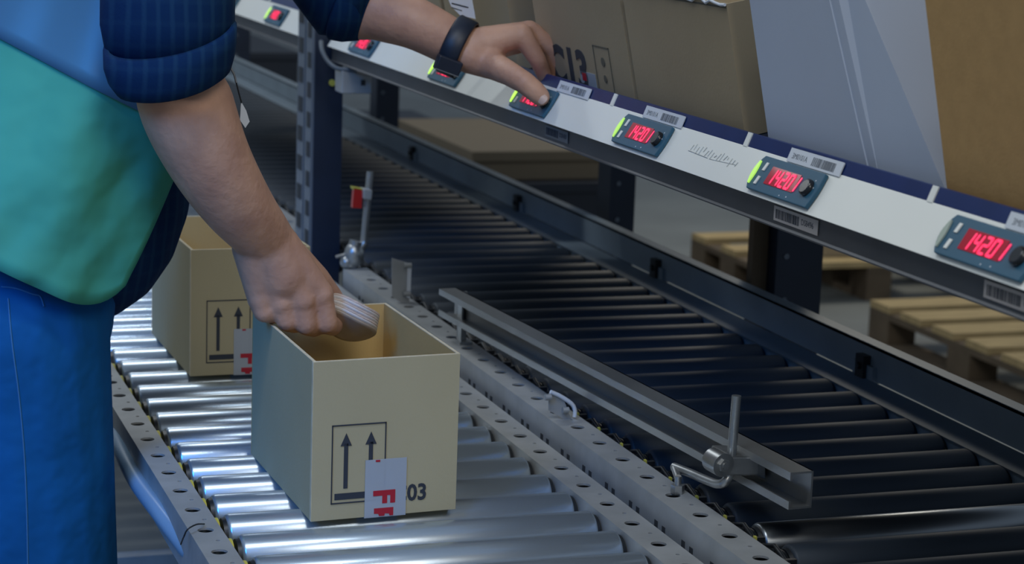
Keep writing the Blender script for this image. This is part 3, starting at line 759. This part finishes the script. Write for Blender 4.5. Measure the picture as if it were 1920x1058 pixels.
# crumpled plastic sleeve above the discs
mb = MB(); random.seed(5); n = 14
top = []; bot = []
for i in range(n+1):
    s_ = i/n; px = 612+s_*74; py = 556+s_*22+random.uniform(-3, 3)*(.3+s_)
    top.append(uy(px, py, .244+random.uniform(-.004, .004))); bot.append(uy(px+4, py+26-s_*8, .222+random.uniform(-.003, .003)))
mid = [(a+b)/2+Vector((0, random.uniform(-.004, .0), random.uniform(0, .003))) for a, b in zip(top, bot)]
vs_ = top+mid+bot; vb = [v+Vector((0, .003, -.002)) for v in vs_]; m_ = n+1
fs = []
for r in range(2):
    for i in range(n): fs.append((r*m_+i, r*m_+i+1, (r+1)*m_+i+1, (r+1)*m_+i))
fs2 = [tuple(k+3*m_ for k in f[::-1]) for f in fs]
edge = [(i, i+1, i+1+3*m_, i+3*m_) for i in range(n)]+[(2*m_+i+1, 2*m_+i, 2*m_+i+3*m_, 2*m_+i+1+3*m_) for i in range(n)]+[(m_-1, 2*m_-1, 5*m_-1, 4*m_-1), (2*m_-1, 3*m_-1, 6*m_-1, 5*m_-1), (m_, 0, 3*m_, 4*m_), (2*m_, m_, 4*m_, 5*m_)]
mb.add(vs_+vb, fs+fs2+edge, True); mb.build('plastic_sleeve', 'white_plas', pk, label='crumpled white plastic sleeve')

# ------------------------------------------------------------------ the worker
pr = thing('person', (-.33, .42, 0), 'person in green vest, navy plaid shirt and jeans packing a carton, pressing a display', 'person')
def remesh(o, vox, sm=6):
    r = o.modifiers.new('remesh', 'REMESH'); r.mode = 'VOXEL'; r.voxel_size = vox; r.use_smooth_shade = True
    if sm: s_ = o.modifiers.new('smooth', 'SMOOTH'); s_.iterations = sm; s_.factor = .5
def A_(px, py, y): return uy(px, py, y)
def rad(px_w, P): return px_w/2/pxm(P)
lean = Vector((.454, 0, .891)); front = Vector((.891, 0, -.454)); H = Vector((-.33, .42, .93))
def T_(t, n=0, y=0): return H+lean*t+front*n+Vector((0, y, 0))
b = MB()
def chain(mb, pts, k=20):
    for (p, r), (p2, r2) in zip(pts, pts[1:]): mb.cap(p, p2, r, r2, k)
def chain_s(mb, pts, n=24):
    P = smooth_path([p for p, r in pts], 6); Rr = [v.x for v in smooth_path([(r, 0, 0) for p, r in pts], 6)]
    mb.tube(P, Rr, n, True); mb.ball(P[0], Rr[0]*.99); mb.ball(P[-1], Rr[-1]*.99)
# torso, neck, head, legs (mostly under the clothes)
b.ball(T_(.04), .12, (1.0, 1.15, 1)); b.ball(T_(.22, .02), .125, (1, 1.15, 1.1)); b.ball(T_(.40), .12, (1, 1.3, 1))
b.cap(T_(.10), T_(.35), .11, .115); b.cap(T_(.46, -.01), T_(.62, .0), .058, .055)
hd = T_(.72, .05)
b.ball(hd+Vector((0, 0, .03)), .098, (1.02, .80, 1.12), 24, 16); b.cap(hd+Vector((.035, 0, -.03)), hd+Vector((.055, 0, -.085)), .058, .034)
b.cap(hd+Vector((.088, 0, .02)), hd+Vector((.112, 0, -.018)), .011, .014)
for s_ in (-1, 1):
    b.ball(hd+Vector((.0, s_*.080, .0)), .026, (.7, .35, 1.15)); b.ball(hd+Vector((.088, s_*.03, .035)), .011)
b.cap(hd+Vector((.082, -.018, -.055)), hd+Vector((.082, .018, -.055)), .008, .008)
b.cap(T_(.45, .0, -.10), T_(.48, .0, -.18), .05, .048); b.cap(T_(.45, .0, .06), uy(530, -215, .58), .055, .052)
for s_ in (-1, 1):
    b.cap((-.31, .42+s_*.10, .90), (-.262, .42+s_*.115, .50), .085, .058); b.cap((-.262, .42+s_*.115, .50), (-.262, .42+s_*.125, .09), .055, .038)
# right arm (near): shoulder - elbow - wrist
sR = T_(.50, .0, -.19)
eR = A_(336, 130, .158); f1 = A_(352, 205, .152); f2 = A_(393, 300, .155); f3 = A_(446, 385, .17); wR = A_(500, 450, .197)
chain_s(b, [(sR, .055), (eR, .050), (f1, rad(178, f1)), (f2, rad(158, f2)), (f3, rad(134, f3)), (wR, rad(106, wR))])
yh = .198
def Q(px, py, dy=0): return A_(px, py, yh+dy)
# back of the hand: metacarpals fan from the wrist
mc = [((488, 560), .016, .000), ((527, 566), .0165, -.006), ((566, 562), .017, -.010), ((600, 552), .0168, -.004)]
for (c, r, dy) in mc:
    st = Q(500+(c[0]-545)*.35, 465, 0)
    b.cap(st, Q(*c, dy), .029, r)
b.cap(wR, Q(528, 515), rad(106, wR), .033)
b.cap(Q(478, 500, .005), Q(482, 545, .006), .016, .015)
# knuckles slightly raised
for (c, r, dy) in mc: b.ball(Q(c[0]+1, c[1]+2, dy-.003), r*.95)
# fingers: MCP -> PIP -> DIP -> tip (curling down and away around the packet)
fing = [
    [((488, 563), .0, .0145), ((495, 585), -.004, .0125), ((512, 590), .012, .011), ((528, 588), .024, .0095)],
    [((527, 570), -.006, .0150), ((538, 603), -.010, .0120), ((552, 608), .006, .0108), ((568, 603), .022, .0095)],
    [((566, 568), -.010, .0155), ((574, 609), -.014, .0125), ((588, 615), .003, .0112), ((604, 609), .020, .0098)],
    [((600, 560), -.004, .0160), ((612, 606), -.008, .0132), ((624, 612), .008, .0115), ((630, 602), .026, .010)]]
for fg in fing: chain(b, [(Q(*p, dy), r*1.04) for p, dy, r in fg], 14)
# thumb behind the packet, leaving the side of the palm
chain(b, [(Q(548, 480, .02), .020), (Q(594, 522, .035), .016), (Q(622, 556, .048), .0135), (Q(640, 580, .050), .011)], 14)
# left arm (far): shoulder - elbow - wrist
sL = uy(530, -215, .58); eL = A_(640, -2, .585)
g1 = A_(710, 22, .56); g2 = A_(780, 45, .535); wL = A_(855, 84, .52)
chain_s(b, [(sL, .055), (eL, .040), (g1, rad(108, g1)), (g2, rad(98, g2)), (wL, rad(88, wL))])
yl = .50
def W_(px, py, dy=0): return A_(px, py, yl+dy)
ends = [((978, 66), .0155, -.010), ((992, 60), .0155, .008), ((1000, 64), .0150, .026), ((1000, 74), .0140, .042)]
for (c, r, dy) in ends: b.cap(W_(885, 88, .01+dy*.3), W_(*c, dy), .026, r)
b.cap(W_(880, 105, .0), W_(935, 128, -.012), .024, .018)       # thumb mound
for (c, r, dy) in ends: b.ball(W_(c[0], c[1], dy), r*1.04)
lf = [
    [((980, 68), -.012, .0150), ((1008, 112), -.018, .0120), ((1020, 140), -.010, .0105), ((1028, 164), .000, .0092)],
    [((996, 62), .008, .0155), ((1034, 92), .002, .0130), ((1044, 130), .006, .0112), ((1046, 158), .014, .0098)],
    [((1002, 66), .026, .0145), ((1042, 98), .022, .0115), ((1052, 128), .026, .010), ((1054, 152), .032, .009)],
    [((1002, 78), .042, .0130), ((1040, 108), .042, .0102), ((1052, 132), .044, .009), ((1052, 150), .048, .0082)]]
for fg in lf: chain(b, [(W_(*p, dy), r) for p, dy, r in fg], 14)
ty = ux(1010, 182, .4).y-.012
tb = [(W_(915, 118, -.010), .0200), (A_(955, 138, (ty+.48)/2), .0165), (A_(985, 156, ty+.006), .0150), (A_(1006, 174, ty), .0142), (A_(1013, 181, ty-.001), .0130)]
chain(b, tb, 16)
body = b.build('body', 'skin', pr); remesh(body, .0027, 9)
def nail(c, ax, up_, ln, wd, parent, name='thumbnail'):
    X = frame(c, ax, up_); mb = MB(); n = 10; vs_ = []; fs = []
    for i in range(n+1):
        for j in range(n+1):
            u = -1+2*i/n; v = -1+2*j/n; k = 1/max(1, (abs(u)**4+abs(v)**4)**.25)
            uu, vv = u*k*ln/2, v*k*wd/2; vs_.append(X @ Vector((uu, vv, -.35*vv*vv/wd*2.2)))
    nb = len(vs_); vs_ += [v-(X.to_3x3() @ Vector((0, 0, .0012))) for v in vs_]
    for i in range(n):
        for j in range(n):
            a = i*(n+1)+j; fs.append((a, a+1, a+n+2, a+n+1)); fs.append((nb+a, nb+a+n+1, nb+a+n+2, nb+a+1))
    mb.add(vs_, fs, True); return mb.build(name, 'nail', parent)
tt_ = (tb[-1][0]-tb[2][0]).normalized(); tocam = (CAM-tb[-1][0]).normalized(); nn_ = (tocam-tt_*tocam.dot(tt_)).normalized()
nn_ = (nn_+Vector((-.25, 0, .1))).normalized(); nn_ = (nn_-tt_*nn_.dot(tt_)).normalized()
nail(tb[-1][0]+nn_*.0128+tt_*.001, tt_, nn_.cross(tt_), .016, .0135, pr)
# hair
hb = MB(); hb.ball(hd+Vector((-.012, 0, .050)), .106, (1.02, .86, 1.02), 24, 14); hb.build('hair', 'hair', pr)
# jeans
j = MB()
for s_ in (-1, 1):
    hp_ = Vector((-.300, .42+s_*.085, .90)); kn = Vector((-.262, .42+s_*.115, .50)); an = Vector((-.262, .42+s_*.125, .07))
    j.cap(hp_, kn, .128, .098); j.cap(kn, an, .096, .085)
j.ball(Vector((-.345, .42, .90)), .145, (1.12, 1.16, .9)); j.cap(Vector((-.285, .35, .935)), Vector((-.285, .49, .935)), .122, .122)
je = j.build('jeans', 'jeans', pr); remesh(je, .006, 8)
sm = MB()
sp = [(38, 548), (22, 560), (30, 650), (44, 760), (52, 900), (56, 1060)]
# shoes
for s_ in (-1, 1):
    s0 = MB(); s0.cap((-.30, .42+s_*.13, .055), (-.12, .42+s_*.135, .045), .045, .038); s0.bounds(-.345, -.085, .42+s_*.13-.042, .42+s_*.13+.042, 0, .02)
    so = s0.build('shoe', 'black', pr); remesh(so, .006, 2)
# shirt (torso with belly) as one cloth
s0 = MB()
s0.ball(T_(.22, .045), .165, (.80, 1.12, 1.25)); s0.ball(T_(.20, .075, .03), .112, (1, 1.25, 1.1)); s0.cap(T_(.07, .0, -.05), T_(.07, .0, .07), .118, .118)
s0.cap(T_(.40, .0, -.07), T_(.40, .0, .09), .115, .12); s0.cap(T_(.48, -.01), T_(.545, .0), .075, .070)
s0.cap(T_(.46, .0, .06), sL, .082, .076); s0.cap(T_(.47, .0, -.08), T_(.50, .0, -.15), .07, .055)
so = s0.build('shirt', 'shirt', pr); remesh(so, .006, 8)
def loft(rings, m, name, parent, closed=True, smooth=True, th=.003, label=None):
    n = len(rings[0]); mb = MB(); vs_ = [p for r in rings for p in r]
    fs = [(i*n+k, i*n+(k+1) % n, (i+1)*n+(k+1) % n, (i+1)*n+k) for i in range(len(rings)-1) for k in range(n if closed else n-1)]
    mb.add(vs_, fs, smooth); o = mb.build(name, m, parent, label=label)
    so_ = o.modifiers.new('solid', 'SOLIDIFY'); so_.thickness = th; so_.offset = 0
    return o
def ring(c, ax, rx, ry, n=40, up=Vector((0, 1, 0)), wob=0, ph=0, skew=0):
    ax = ax.normalized(); u = (RW @ Vector((1, 0, 0))); u = (u-ax*u.dot(ax)).normalized(); v = ax.cross(u)
    out = []
    for k in range(n):
        a = 2*PI*k/n; w_ = 1+wob*(math.sin(3*a+ph)+.6*math.sin(5*a+2*ph))
        out.append(c+u*rx*w_*math.cos(a)+v*ry*w_*math.sin(a)+ax*skew*math.sin(a))
    return out
# near sleeve, from the shoulder down to the rolled cuff
sp_ = [sR+Vector((0, 0, .03)), A_(312, -60, .16), A_(314, 0, .145), A_(314, 45, .145), A_(318, 128, .145)]
axs = [(sp_[min(i+1, 4)]-sp_[max(i-1, 0)]) for i in range(5)]
wpx = [150, 236, 246, 246, 216]
rings = []
for i in range(5):
    P = sp_[i]; r = rad(wpx[i], P) if i else .085
    rings.append(ring(P, axs[i], r, r*.92, wob=.018, ph=i*1.3))
loft(rings, 'shirt', 'sleeve', pr, th=.003)
cu_ = []
for i, (px, py, wv_) in enumerate([(317, 66, 232), (317, 70, 250), (317, 98, 248), (319, 124, 236), (323, 144, 216), (325, 146, 206), (322, 118, 212)]):
    P = A_(px, py, .135); r = rad(wv_, P)
    cu_.append(ring(P, Vector((.20, .0, -1)), r, r*.98, wob=.014, ph=1.0, skew=.016))
loft(cu_, 'shirt', 'rolled_cuff', pr, th=.003, label='wide rolled up cuff of the near sleeve')
# far sleeve
sp2 = [sL+Vector((0, 0, .02)), A_(585, -110, .585), A_(622, -45, .585), A_(650, -8, .58), A_(690, 5, .57)]
axs = [(sp2[min(i+1, 4)]-sp2[max(i-1, 0)]) for i in range(5)]
w2 = [0, 165, 172, 176, 140]
rings = [ring(sp2[i], axs[i], (.085 if i == 0 else rad(w2[i], sp2[i])), (.085 if i == 0 else rad(w2[i], sp2[i]))*.9, wob=.02, ph=i) for i in range(5)]
loft(rings, 'shirt', 'sleeve', pr)
ax2 = Vector(A_(760, 40, .54)-A_(600, -25, .59))
cu2 = []
for px, py, w_ in [(640, 2, 140), (645, 3, 150), (668, 9, 146), (694, 14, 130), (700, 15, 118), (675, 12, 112)]:
    P = A_(px, py, .57); cu2.append(ring(P, ax2, rad(w_, P), rad(w_, P)*.9, wob=.015, ph=2))
loft(cu2, 'shirt', 'rolled_cuff', pr, label='rolled cuff of the far sleeve')
# vest: open front, wraps the back and both sides
def vest_pt(t, a, grow=0):
    """a = angle round the torso from straight back (0) to the front edges (+-)"""
    f_ = t/.5
    rx_ = .152+grow+.012*math.sin(PI*min(1, max(0, f_)))   # depth
    ry_ = .222+grow-.02*f_
    flare = .020*max(0, 1-t/.12)
    fold = .006*math.sin(5*a+9*t)+.004*math.sin(9*a-17*t)+.003*math.sin(17*a+23*t)*max(0, 1-t*2.5)
    return T_(t, 0, 0)+front*(-(rx_+fold+flare)*math.cos(a)+.010)+Vector((0, (ry_+fold+flare)*math.sin(a), 0))
def vest_loft(t0, t1, grow, m, name, parent, nt=26, na=64, am=2.27, label=None):
    rings = []
    for i in range(nt+1):
        t = t0+(t1-t0)*i/nt
        row = []; am_ = am-.55*min(1, max(0, (t-.30)/.15)); 
        for k in range(na+1):
            a = -am_+(am_+.3)*k/na; e_ = max(0, (abs(a)-1.55)/(am-1.55)) if a < 0 else 0
            row.append(vest_pt(t+(.04*e_**7*(1-i/nt) if t0 < .2 else 0), a, grow))
        rings.append(row)
    return loft(rings, m, name, parent, closed=False, th=.003, label=label)
vest = vest_loft(.074, .50, .006, 'vest', 'safety_vest', pr)
vest_loft(.305, .425, .0105, 'reflect', 'reflective_band', vest, nt=8, label='broad silver blue reflective band')
# wristwatch
wt = MB(); ax = (A_(900, 100, .50)-A_(820, 64, .53)).normalized(); wc = A_(858, 88, .517)
rw = rad(112, wc); rg = [ring(wc+ax*s_, ax, rw*k, rw*.92*k, n=36) for s_, k in ((-.0125, .97), (-.011, 1.02), (.011, 1.0), (.0125, .95))]
o = loft(rg, 'watch', 'wristwatch', pr, th=.003, label='black wristwatch on the reaching arm')
cc = A_(840, 126, .478); X = frame(cc, (A_(861, 134, .478)-A_(820, 119, .478)), (0, -.1, 1))
c_ = MB(); c_.bounds(-.0175, .0175, -.008, .012, -.010, .004, X); c_.build('watch_case', 'watch', o, bevel=.002)
c_ = MB(); c_.bounds(-.017, .017, -.0075, -.0062, .004, .0048, X); c_.build('case_rim', 'steel', o, label='thin silver line on the watch')
# denim seams laid on the cloth surface
from mathutils.bvhtree import BVHTree
dg = bpy.context.evaluated_depsgraph_get(); dg.update()
ev = je.evaluated_get(dg); bm_ = bmesh.new(); bm_.from_mesh(ev.to_mesh()); bm_.transform(Matrix.Translation(Vector(pr.location))); bv = BVHTree.FromBMesh(bm_)
for pts in ([(2, 538), (30, 541), (62, 552), (75, 556), (82, 575)], [(15, 560), (22, 640), (35, 740), (45, 850), (50, 960), (52, 1058), (53, 1100)]):
    hits = []
    for q in smooth_path([(x, y_, 0) for x, y_ in pts], 5):
        r_ = bv.ray_cast(CAM, ray((q.x, q.y)).normalized())
        if r_[0]: hits.append(r_[0]+r_[1]*.0003)
    if len(hits) > 3: MB().tube(hits, .0011, 6).build('stitched_seam', 'seam', je)
bm_.free()
# badge cord beside the arm
bc = thing('badge_cord', A_(445, 150, .24), 'thin silver and clear badge cord dangling beside the near forearm', 'cord')
MB().tube(smooth_path([A_(430, 95, .24), A_(430, 120, .24), A_(439, 140, .24), A_(443, 155, .24)]), .0012, 6).build('cord', 'steel', bc)
a = [A_(*c, .24) for c in [(452, 190), (462, 208), (468, 228), (460, 240), (450, 225)]]
mb = MB(); mb.add(a+[v+Vector((0, .002, 0)) for v in a], [(0, 1, 2, 3, 4), (9, 8, 7, 6, 5)]+[(i, 5+i, 5+(i+1) % 5, (i+1) % 5) for i in range(5)]); mb.build('clear_badge', 'label', bc)
mb = MB(); mb.tube([A_(443, 155, .24), A_(448, 175, .24), A_(453, 193, .24)], .0009, 6).build('cord', 'black', bc)

# ------------------------------------------------------------------ background: pallets, boxes, crates
def pallet(x0, y0, zt, lab, n=5, step=.215, bw=.13, W=1.2, layers=1):
    t = thing('wooden_pallet', (x0+W/2, y0, 0), lab, 'pallet', 'wooden pallets on the floor behind the racks')
    for i in range(n):
        y = y0-i*step; MB().bounds(x0, x0+W, y-bw, y, zt-.022, zt).build('deck_board', 'wood', t)
    for i in range(3):
        x = x0+.0+i*(W-.1)/2
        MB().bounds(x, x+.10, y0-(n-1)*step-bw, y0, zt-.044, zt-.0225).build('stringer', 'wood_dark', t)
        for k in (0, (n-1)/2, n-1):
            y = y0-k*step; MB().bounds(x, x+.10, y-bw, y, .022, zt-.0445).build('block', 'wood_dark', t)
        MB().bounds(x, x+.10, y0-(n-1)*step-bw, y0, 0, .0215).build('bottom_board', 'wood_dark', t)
p0 = uz(1632, 562, .144); pallet(p0.x, p0.y, .144, 'wooden pallet on the floor at the right edge below the display bar', n=6, step=.20, W=1.2)
p0 = uz(1297, 437, .144); pallet(p0.x, p0.y, .144, 'wooden pallet left of the widest navy rack post', n=3, step=.27, W=.9)
def crate(px0, px1, py_top, y, dep, z0, m, lab, name='storage_crate', cat='crate'):
    a = uy(px0, py_top, y); b_ = uy(px1, py_top, y)
    t = thing(name, ((a.x+b_.x)/2, y+dep/2, z0), lab, cat)
    zt = (a.z+b_.z)/2
    MB().bounds(a.x, b_.x, y, y+dep, z0, zt).build('crate_body', m, t, bevel=.004)
    mb = MB()
    mb.bounds(a.x-.01, b_.x+.01, y-.008, y+dep, zt-.03, zt+.004)
    mb.build('lid', m, t, bevel=.003)
    return t, a, b_
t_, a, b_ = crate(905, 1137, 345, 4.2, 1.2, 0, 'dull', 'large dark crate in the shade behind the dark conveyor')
ztop = (a.z+b_.z)/2+.005
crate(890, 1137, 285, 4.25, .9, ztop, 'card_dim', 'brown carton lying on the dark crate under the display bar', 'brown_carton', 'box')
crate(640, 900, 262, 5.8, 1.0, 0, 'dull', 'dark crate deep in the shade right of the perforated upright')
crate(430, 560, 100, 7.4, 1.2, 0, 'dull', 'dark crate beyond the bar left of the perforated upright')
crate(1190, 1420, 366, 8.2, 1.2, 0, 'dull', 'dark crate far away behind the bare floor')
crate(1548, 1632, 440, 4.62, .4, .1445, 'card_grey', 'brown carton on the pallet behind the widest rack post', 'brown_carton', 'box')
crate(1634, 1700, 484, 4.62, .4, .1445, 'card_white', 'pale carton beside the brown one beneath the display bar', 'pale_carton', 'box')
